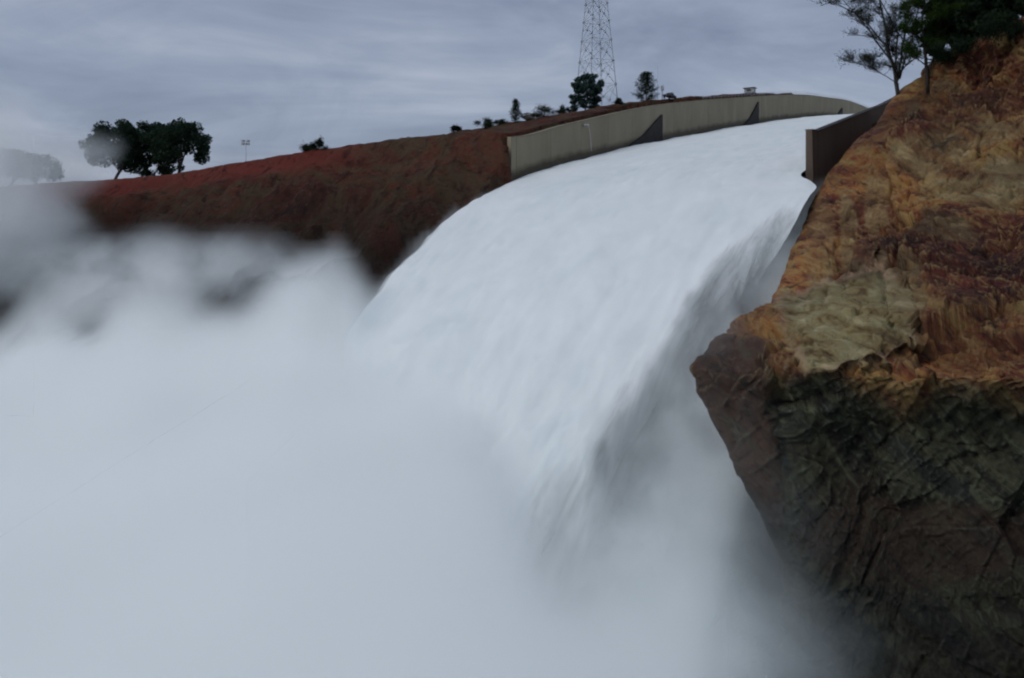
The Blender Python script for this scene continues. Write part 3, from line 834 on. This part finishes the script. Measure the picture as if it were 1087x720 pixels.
# ---------------------------------------------------------------- trees
def oak(loc, H, W, label, seed, group='oaks on the left hilltop', name='oak_tree', leaves=5200, lean=0.0, tr=.45, lm='oak', ground_gap=.22, rz=0):
    rnd = random.Random(seed)
    root = thing(name, loc, label, 'tree', group, rz)
    mb = MB(); tips = []
    def grow(p, d, L, r, lvl):
        n = 5; pts = [p.copy()]; rads = [r]
        for k in range(n):
            d = (d+Vector((rnd.gauss(0, .16), rnd.gauss(0, .16), rnd.gauss(.02, .10)))).normalized()
            p = p+d*L/n; pts.append(p.copy()); rads.append(r*(1-.45*(k+1)/n))
        mb.path(pts, rads, 7 if lvl < 2 else 4)
        if lvl >= 3: tips.append(p); return
        nb = rnd.randint(3, 4) if lvl < 2 else 3
        for b in range(nb):
            az = 2*math.pi*(b+rnd.random()*.8)/nb
            out = Vector((math.cos(az), math.sin(az), 0))
            nd = (d*.55+out*rnd.uniform(.55, 1.0)+Vector((0, 0, rnd.uniform(.1, .5)))).normalized()
            grow(pts[-1-rnd.randint(0, 1)], nd, L*rnd.uniform(.62, .82), rads[-1]*.8, lvl+1)
        if lvl >= 1: tips.append(pts[-1])
    grow(Vector((0, 0, -.5)), Vector((lean, 0, 1)).normalized(), H*.30, tr, 0)
    mz = max(t.z for t in tips); mx = max(max(abs(t.x), abs(t.y)) for t in tips)
    sz = H*.92/mz; sx = (W*.46)/mx
    T = lambda q: Vector((q.x*(1+(sx-1)*sm(0, H*.35, q.z)), q.y*(1+(sx-1)*sm(0, H*.35, q.z)), q.z*(1+(sz-1)*sm(0, H*.35, q.z))))
    mb.v = [T(q) for q in mb.v]; tips = [T(q) for q in tips]
    mb.build('trunk', M['bark'], root)
    cr = MB(); mb2 = None
    nc = 46; cl = []
    for k in range(nc):
        az = k*2.39996+rnd.uniform(-.3, .3); zf = (k+.5)/nc
        rad = math.sqrt(max(0.0, 1-(zf*1.12-.25)**2))*rnd.uniform(.62, 1.0)
        c = Vector((math.cos(az)*rad*W*.42+lean*H*.3, math.sin(az)*rad*W*.42, H*(ground_gap+.12+(.83-ground_gap-.08)*zf)))
        c += Vector((0, 0, rnd.gauss(0, H*.03)))
        cl.append((c, W*rnd.uniform(.055, .105)))
    for tp in tips[::2]:
        if tp.z > H*(ground_gap+.1): cl.append((tp, W*rnd.uniform(.05, .08)))
    per = leaves//len(cl)
    for c, rr in cl:
        for k in range(int(per*(rr/(W*.08))**2)):
            d = Vector((rnd.gauss(0, 1), rnd.gauss(0, 1), rnd.gauss(0, 1))); d = d.normalized()*rnd.random()**.4
            cr.leaf(c+Vector((d.x*rr*1.3, d.y*rr*1.3, d.z*rr*1.0)), rnd.uniform(.45, .85), rnd)
    cr.build('crown', M[lm], root, smooth=False)
    return root
def place(px, Y, dz=0):
    x = (px-543.5)/F*Y
    return Vector((x, Y, gz(x, Y)-.2+dz))
def crest(px, y0=156, y1=235, dz=0):
    best = max((( gz((px-543.5)/F*Y, Y)-CZ)/Y, Y) for Y in range(y0, y1))
    return place(px, best[1], dz)
def px2m(n, Y): return n/F*Y
Yo = 204
oak(place(121, Yo), 17.0, 17.5, 'leftmost oak of the three, leaning trunk and clumpy crown, on the red hilltop', 3, leaves=11000)
oak(place(160, Yo+7), 17.0, 17.5, 'middle oak of the three with low hanging foliage hiding its trunk', 12, ground_gap=.05, leaves=13000)
oak(place(187, Yo), 16.5, 19.5, 'rightmost oak of the three, forked trunk and crown spreading right', 21, leaves=12000, lean=.12)
oak(place(8, 222), 13, 19, 'faint leafy tree at the far left edge, almost lost in the mist', 31, group='trees in the mist', name='leafy_tree', leaves=4500)
oak(place(42, 218), 10.5, 13, 'shorter faint tree right of the far left one behind the mist', 37, group='trees in the mist', name='leafy_tree', leaves=4000)

def bush(px, Y, w, h, label, seed, lm='dark', group=None, dz=0, n=1800, pos=None):
    rnd = random.Random(seed)
    p = pos or crest(px, dz=dz)
    root = thing('bush', p, label, 'bush', group)
    st = MB(); cr = MB()
    for k in range(7):
        az = rnd.uniform(0, 6.28); r = rnd.uniform(.15, .75)*w
        e = Vector((math.cos(az)*r, math.sin(az)*r, h*rnd.uniform(.12, .85)*(1.1-.6*r/w)))
        st.path([Vector((0, 0, -.2)), e*.5+Vector((0, 0, .1*h)), e], [.10, .06, .03], 5)
        for q in range(n//7):
            cr.leaf(e+Vector((rnd.gauss(0, w*.13), rnd.gauss(0, w*.13), rnd.gauss(0, h*.13))), rnd.uniform(.16, .34), rnd)
    st.build('stem', M['bark'], root); cr.build('foliage', M[lm], root, smooth=False)
bush(324, 190, 2.8, 2.6, 'left of two small dark bushes on the hill rim', 1, group='bushes on the rim')
bush(338, 191, 2.4, 2.4, 'right of two small dark bushes on the hill rim', 2, group='bushes on the rim')
bush(486, 166, 2.0, 1.7, 'lowest small bush at the left end of the clearing debris', 4, group='bushes by the wall')
bush(514, 166, 3.4, 2.4, 'round dark bush left of the small spired conifer', 5, group='bushes by the wall')
bush(530, 167, 2.6, 2.0, 'small bush directly beside the spired conifer', 6, group='bushes by the wall')
bush(598, 180, 2.4, 2.0, 'small dark bush left of the loose round pine', 8, group='bushes by the wall')
bush(577, 172, 4.6, 3.0, 'wider tangled bush above the wall start right of the spired conifer', 9, group='bushes by the wall')
bush(659, 216, 2.0, 1.6, 'small bush between the loose pine and the dense conifer', 10, group='bushes by the wall')

def conifer(loc, H, W, label, seed, lm, dense=1.0, name='conifer_tree', group=None, shape=1.0, lean=0, gap=.08):
    rnd = random.Random(seed)
    root = thing(name, loc, label, 'tree', group)
    st = MB(); cr = MB()
    pts = [Vector((lean*H*(k/8)**1.5, 0, H*k/8-.3*(k == 0))) for k in range(9)]
    st.path(pts, [H*.018*(1-.85*k/8)+.03 for k in range(9)], 7)
    nb = int(H*9)
    for b in range(nb):
        f = gap+(1-gap)*(b+.5)/nb
        r = W*.5*min(1, (f-gap+.06)/.18)*(1-f)**(.62*shape)*rnd.uniform(.65, 1.12)*1.15
        az = b*2.4+rnd.uniform(-.4, .4)
        base = Vector((lean*H*f**1.5, 0, H*f))
        tip = base+Vector((math.cos(az)*r, math.sin(az)*r, r*rnd.uniform(.15, .6)))
        st.path([base, base.lerp(tip, .5)+Vector((0, 0, -.05*r)), tip], [.05, .03, .015], 4)
        for q in range(int(26*dense)):
            s = rnd.uniform(.3, 1.08)**.8
            c = base.lerp(tip, s)
            cr.leaf(c+Vector((rnd.gauss(0, .27), rnd.gauss(0, .27), rnd.gauss(0, .25)))*(.8+.10*r), rnd.uniform(.16, .34), rnd)
    st.build('trunk', M['bark'], root); cr.build('crown', M[lm], root, smooth=False)
    return root
conifer(crest(547.5), 5.2, 3.0, 'small ragged conifer with a thin spire beside the debris', 41, 'dark', 2.0, gap=.02)
oak(place(621, 210, .3), 10.6, 9.6, 'loose round grey green pine left of the pylon foot', 42, group=None, name='pine_tree', leaves=7000, lm='pine', ground_gap=-.03, tr=.25)
conifer(place(686, 226), 8.6, 6.6, 'dense dark pointed conifer right of the lattice pylon', 43, 'dark', 4.5, shape=.6, gap=.03)

# brush pile and pale boulder
rnd = random.Random(5)
bp = thing('brush_pile', crest(566), 'tangled pile of dead branches above the left wall', 'brush pile')
mb = MB()
for k in range(70):
    a = rnd.uniform(0, 6.28); l = rnd.uniform(1, 2.6); c = Vector((rnd.gauss(0, 1.3), rnd.gauss(0, 1.1), rnd.uniform(.1, 1.1)))
    d = Vector((math.cos(a), math.sin(a), rnd.uniform(-.25, .5)))*l*.5
    mb.path([c-d, c+Vector((0, 0, .15)), c+d], [.09, .07, .03], 5)
mb.build('branch', M['wood'], bp)
def boulder(px, Y, r, label, seed, group=None, fixed=None):
    p = fixed or crest(px, dz=.3)+Vector((0, -1.5, 0))
    v, f = blob((0, 0, r*.3), (r*1.2, r, r*.7), seed, .5, 14)
    mb = MB(); mb.v = v; mb.f = f
    o = mb.build('boulder', M['stone'], None, smooth=False); o.location = p
    tag(o, label, 'boulder', group)
boulder(560, 165, .8, 'pale boulder in front of the brush pile at the top of the left wall', 3)
boulder(412, 163, .7, 'pale boulder high on the dark mound left of the wall', 6, fixed=at(413, 163, 163))
boulder(451, 158, .5, 'small pale rock on the brown bank face', 8, fixed=at(452, 184, 152))

# light tower on the rim
lt = thing('floodlight_tower', place(261, 196), 'thin floodlight mast with a lamp head standing on the red rim right of the oaks', 'light tower')
mb = MB(); mb.tube((0, 0, -.3), (0, 0, 8.2), .09, .06, 8); mb.build('mast', M['steel'], lt)
mb = MB(); mb.box((0, 0, 7.5), (1.7, .12, .12)); mb.build('crossbar', M['darksteel'], lt, False)
for sx in (-1, 1):
    for hz in (7.5, 8.2):
        mb = MB(); mb.box((sx*.6, -.15, hz), (.75, .35, .5)); mb.build('lamp', M['palegrey'], lt, False, .04)
gn = thing('generator', place(266, 196)+Vector((.2, -.5, .15)), 'small dark generator box on wheels at the foot of the floodlight mast', 'generator')
mb = MB(); mb.box((0, 0, .95), (1.9, 1.2, 1.1)); mb.build('housing', M['darksteel'], gn, False, .1)
for sx in (-.6, .6):
    for sy in (-.66, .66):
        mb = MB(); mb.tube((sx, sy-.08, .33), (sx, sy+.08, .33), .33, .33, 14); mb.build('wheel', M['rubber'], gn)
# pole with box near dense conifer and a thin antenna
pl = thing('utility_pole', place(703, 224), 'short pole with a grey meter box right of the dense conifer', 'pole')
mb = MB(); mb.tube((0, 0, -.3), (0, 0, 4.6), .10, .08, 8); mb.build('post', M['darksteel'], pl)
mb = MB(); mb.box((0, -.2, 3.7), (.9, .4, 1.3)); mb.build('meter_box', M['steel'], pl, False, .04)
an = thing('antenna_mast', place(698, 228), 'very thin antenna mast rising behind the meter pole', 'antenna')
mb = MB(); mb.tube((0, 0, -.3), (0, 0, 10.5), .07, .03, 6); mb.build('mast', M['steel'], an)

# parked excavating gear: dark low pickup behind the wall
def pickup(loc, rz, label, body):
    root = thing('pickup_truck', loc, label, 'truck', rz=rz)
    prof = [(-2.6, .5), (-2.6, 1.05), (-.9, 1.1), (-.75, 1.12), (-.35, 1.72), (.75, 1.74), (1.25, 1.15), (2.5, 1.0), (2.6, .5)]
    mb = MB(); n = len(prof)
    for y in (-.9, .9):
        for x, z in prof: mb.v.append(Vector((x, y*(.86 if z > 1.3 else 1), z)))
    mb.f.append(tuple(range(n))); mb.f.append(tuple(range(2*n-1, n-1, -1)))
    for k in range(n): mb.f.append((k, n+k, n+(k+1) % n, (k+1) % n))
    mb.build('body', M[body], root, False, .05)
    for s in (-1, 1):
        mb = MB(); mb.quad(Vector((-.45, s*.86, 1.2)), Vector((.95, s*.89, 1.2)), Vector((.62, s*.80, 1.62)), Vector((-.25, s*.80, 1.62)))
        mb.build('window', M['glass'], root, False)
        for x in (-1.6, 1.6):
            mb = MB(); mb.tube((x, s*.82, .38), (x, s*1.0, .38), .38, .38, 16); mb.build('wheel', M['rubber'], root)
    return root
pickup(place(711, 222, .3), R(55), 'dark pickup truck parked low behind the wall right of the meter pole', 'darksteel')

# ---------------------------------------------------------------- pylon
def pylon():
    p = place(633, 250)
    root = thing('transmission_tower', p, 'tall grey steel lattice pylon standing behind the loose pine', 'pylon', rz=R(24))
    H = 62
    def half(z): return interp([(0, 5.1), (34, 2.5), (46, 1.8), (62, 1.0)], z)
    corners = [(-1, -1), (1, -1), (1, 1), (-1, 1)]
    for cx, cy in corners:
        mb = MB(); zs = [-1, 10, 20, 34, 46, 62]
        mb.path([Vector((cx*half(z), cy*half(z), z)) for z in zs], [.13, .12, .11, .10, .09, .08], 4); mb.build('leg', M['steel'], root)
    mb = MB(); lv = [0, 8.5, 16, 22.5, 28.5, 34, 38, 42, 46, 50, 54, 58, 62]
    for a, b in zip(lv, lv[1:]):
        for k in range(4):
            c0, c1 = corners[k], corners[(k+1) % 4]
            ha, hb = half(a), half(b)
            A0 = Vector((c0[0]*ha, c0[1]*ha, a)); A1 = Vector((c1[0]*ha, c1[1]*ha, a))
            B0 = Vector((c0[0]*hb, c0[1]*hb, b)); B1 = Vector((c1[0]*hb, c1[1]*hb, b))
            mb.tube(A0, B1, .055, .055, 4); mb.tube(A1, B0, .055, .055, 4); mb.tube(B0, B1, .06, .06, 4)
            mid = (B0+B1)*.5; mb.tube(mid, A0.lerp(B0, .5), .04, .04, 4); mb.tube(mid, A1.lerp(B1, .5), .04, .04, 4)
            for P in (B0, A0.lerp(B1, .5)): mb.box(P, (.5, .5, .5))
    mb.build('bracing', M['steel'], root, False)
    for z in (46, 53, 60):
        for s in (-1, 1):
            mb = MB(); e = Vector((s*9, 0, z+.4)); h = half(z)
            for cy in (-1, 1):
                mb.tube((s*h, cy*h, z), e, .08, .06, 4); mb.tube((s*h, cy*h, z+2), e, .08, .06, 4)
            mb.build('crossarm', M['steel'], root, False)
pylon()

# ---------------------------------------------------------------- trees on the cliff
def cliff_z(x, y):
    hit, loc, nrm, idx = cliff_o.ray_cast(Vector((x, y, 200)), Vector((0, 0, -1)))
    return loc.z if hit else None
def cplace(px, Y, fallback_py):
    x = (px-543.5)/F*Y
    z = cliff_z(x, Y)
    if z is None: z = at(px, fallback_py, Y).z
    return Vector((x, Y, z-.3))
bpy.context.view_layer.update()
def airy(loc, stems, label, seed, lm, name='grey_pine_tree', leafn=20, lsz=.26, group=None, twig=1.0):
    """several rising stems with long bare side limbs and needle tufts at their ends"""
    rnd = random.Random(seed)
    root = thing(name, loc, label, 'tree', group)
    st = MB(); cr = MB()
    def limb(p, d, L, r, lvl):
        n = 5; pts = [p.copy()]; rads = [r]
        for k in range(n):
            d = (d+Vector((rnd.gauss(0, .13), rnd.gauss(0, .13), rnd.gauss(.05, .08)))).normalized()
            p = p+d*L/n; pts.append(p.copy()); rads.append(r*(1-.75*(k+1)/n))
        st.path(pts, rads, 5)
        if lvl < 2:
            for k in range(int((3+rnd.randint(0, 2))*twig)):
                b = pts[rnd.randint(2, n)]
                s = Vector((rnd.gauss(0, 1), rnd.gauss(0, 1), rnd.uniform(-.1, .9))).normalized()
                limb(b, (d*.8+s*.8).normalized(), L*rnd.uniform(.35, .6), max(.02, r*.45), lvl+1)
        if lvl >= 1:
            for q in range(leafn):
                cr.leaf(pts[-1]+Vector((rnd.gauss(0, .34), rnd.gauss(0, .34), rnd.gauss(0, .22))), rnd.uniform(.6, 1.3)*lsz, rnd)
    for (pp, r0, bare, sidebias) in stems:
        P = [Vector(q) for q in pp]
        pts = []; m = 12
        for k in range(m+1):
            f = k/m*(len(P)-1); i = min(int(f), len(P)-2); pts.append(P[i].lerp(P[i+1], f-i)+Vector((rnd.gauss(0, .06), rnd.gauss(0, .06), 0)))
        rad = [r0*(1-.8*k/m) for k in range(m+1)]
        st.path(pts, rad, 8)
        for k in range(int(m*bare), m+1):
            for z in range(2):
                az = rnd.uniform(0, 6.28)
                d = Vector((math.cos(az)+sidebias, math.sin(az)*.8, rnd.uniform(.1, .7))).normalized()
                limb(pts[k].lerp(pts[max(k-1, 0)], rnd.random()), d, rnd.uniform(1.6, 3.8)*(1.15-.5*k/m), rad[k]*.45+.02, 0 if k < m else 1)
    st.build('trunk', M['bark_grey' if lm == 'greypine' else 'bark'], root); cr.build('crown', M[lm], root, smooth=False)
    return root
Yt = 128
base = cplace(954, Yt, 108)
k = Yt/F
def sp(pts, depth=0): return [((px-954)*k, d, (108-py)*k) for px, py, d in pts]
airy(base, [
  (sp([(954, 112, 0), (950, 85, 0), (944, 55, .5), (938, 20, .5), (932, -30, 1)]), .36, .25, -.3),
  (sp([(950, 85, 0), (936, 55, -1), (912, 28, -1.5), (880, 12, -2), (866, 16, -2)]), .15, .35, -.3),
  (sp([(948, 75, 0), (928, 38, 1.5), (905, 8, 2), (885, -15, 2)]), .14, .35, -.2),
  (sp([(951, 80, 0), (948, 45, -1.5), (926, 5, -2), (915, -25, -2)]), .15, .3, -.1),
  (sp([(953, 92, 0), (958, 60, 0), (963, 20, -.5), (962, -30, -1)]), .24, .3, .1),
  (sp([(955, 90, 0), (968, 55, 1), (978, 15, 1), (984, -20, 1)]), .18, .35, .3),
  (sp([(954, 96, 0), (940, 84, 1), (922, 74, 1), (905, 70, 1)]), .08, .4, -.2),
], 'leaning grey pine with bare forked stems at the cliff top beside the dark wall', 51, 'greypine', leafn=3, lsz=.17, twig=2.0)
b2 = cplace(985, 122, 75)
airy(b2, [([(0, 0, -.5), (-.4, 0, 5), (-.8, .2, 10), (-.6, 0, 16)], .32, .35, -.1), ([(0, 0, 2), (1.5, .5, 7), (2.4, 0, 13)], .2, .4, .3)],
     'greener pine with one straight dark stem just right of the leaning pine', 52, 'green', leafn=38, lsz=.24, twig=1.3, name='pine_tree', group='pines on the cliff top')
for px, Y, py, H_, W_, sd_, lab in ((1014, 125, 62, 10.5, 10.5, 53, 'dark dense evergreen on the cliff top, left of the corner ones'),
        (1046, 121, 46, 11, 11, 54, 'dark dense evergreen between its two neighbours on the cliff top'),
        (1084, 117, 28, 11, 12, 55, 'dark dense evergreen in the upper right corner of the cliff top')):
    oak(cplace(px, Y, py), H_, W_, lab, sd_, group='dark evergreens on the cliff top', name='evergreen_tree', leaves=15000, lm='dark', ground_gap=-.05, tr=.3)

def ray_place(px, py):
    o = Vector((0, 0, CZ)); d = (at(px, py, 100)-o).normalized()
    hit, loc, nrm, idx = cliff_o.ray_cast(o, d)
    return loc if hit else at(px, py, 110)
for px, py, w_, h_, sd_, lab in ((1012, 66, 4.5, 3.4, 61, 'dark shrub overhanging the cliff rim, lowest of the three'),
        (1043, 56, 5.5, 4.2, 62, 'dark shrub overhanging the cliff rim, middle of the three'),
        (1078, 44, 6.0, 4.5, 63, 'dark shrub overhanging the cliff rim at the right edge of the picture')):
    bush(px, 0, w_, h_, lab, sd_, group='shrubs on the cliff rim', n=7000, pos=ray_place(px, py))

# ---------------------------------------------------------------- sky, sun, camera
W = bpy.data.worlds.new('World'); S.world = W; W.use_nodes = True
nt = W.node_tree; nt.nodes.clear(); N = NT(nt)
SUN_EL, SUN_AZ = R(48), R(-120)
sky = N.n('ShaderNodeTexSky', sky_type='NISHITA', sun_disc=False, sun_elevation=SUN_EL, sun_rotation=SUN_AZ)
co = N.n('ShaderNodeTexCoord').outputs['Generated']
sep = N.n('ShaderNodeSeparateXYZ', {0: co})
zc = N.math('MAXIMUM', sep.outputs[2], .0)
den = N.math('ADD', zc, .10)
pv = N.n('ShaderNodeCombineXYZ', {0: N.math('DIVIDE', sep.outputs[0], den), 1: N.math('DIVIDE', sep.outputs[1], den), 2: 0.0}).outputs[0]
n1 = N.noise(N.map(co, (3.2, 3.2, 8.5), (0, R(12), 0)), 1.0, 7, .55, .8)
n2 = N.noise(N.map(pv, (.25, .3, 1), (0, 0, R(-15))), 2.2, 6, .55, .6)
f = N.math('ADD', N.math('MULTIPLY', n1, .5), N.math('MULTIPLY', n2, .5))
cl = N.ramp(f, [(.36, (.182, .215, .302)), (.45, (.242, .285, .385)), (.53, (.315, .36, .465)), (.62, (.45, .495, .595))])
lowh = N.ramp(sep.outputs[2], [(0.0, 1.0), (.16, .35), (.5, .0)])
cl = N.mix(N.math('MULTIPLY', lowh, .35), cl, (.26, .31, .43))
skc = N.mix(1.0, sky.outputs[0], (.10, .10, .10), 'MULTIPLY')
col = N.mix(.88, skc, cl)
bg = N.n('ShaderNodeBackground', {'Color': col, 'Strength': 1.0})
wo = N.n('ShaderNodeOutputWorld'); nt.links.new(bg.outputs[0], wo.inputs[0])

sd = bpy.data.lights.new('sun', 'SUN'); sd.energy = 1.05; sd.angle = R(25); sd.color = (1, .975, .945)
so = bpy.data.objects.new('sun', sd); C.objects.link(so)
dirv = Vector((math.sin(SUN_AZ)*math.cos(SUN_EL), math.cos(SUN_AZ)*math.cos(SUN_EL), math.sin(SUN_EL)))
so.rotation_euler = dirv.to_track_quat('Z', 'Y').to_euler()

cd = bpy.data.cameras.new('camera'); cam = bpy.data.objects.new('camera', cd); C.objects.link(cam)
cam.location = (0, 0, CZ); cam.rotation_euler = (R(90), 0, 0)
cd.sensor_width = 36; cd.lens = F/1087*36; cd.shift_y = -(360-HOR)/1087; cd.clip_end = 20000; cd.clip_start = .5
S.camera = cam
S.view_settings.view_transform = 'Standard'; S.view_settings.look = 'None'; S.view_settings.exposure = 0
cy = S.cycles
cy.use_denoising = True
try: cy.denoiser = 'OPENIMAGEDENOISE'
except Exception: pass
cy.max_bounces = 6; cy.diffuse_bounces = 2; cy.glossy_bounces = 1; cy.volume_bounces = 3; cy.transparent_max_bounces = 128
cy.volume_step_rate = 3.0; cy.volume_max_steps = 1024
cy.use_adaptive_sampling = True; cy.adaptive_threshold = .04; cy.adaptive_min_samples = 12
cy.filter_width = 2.2
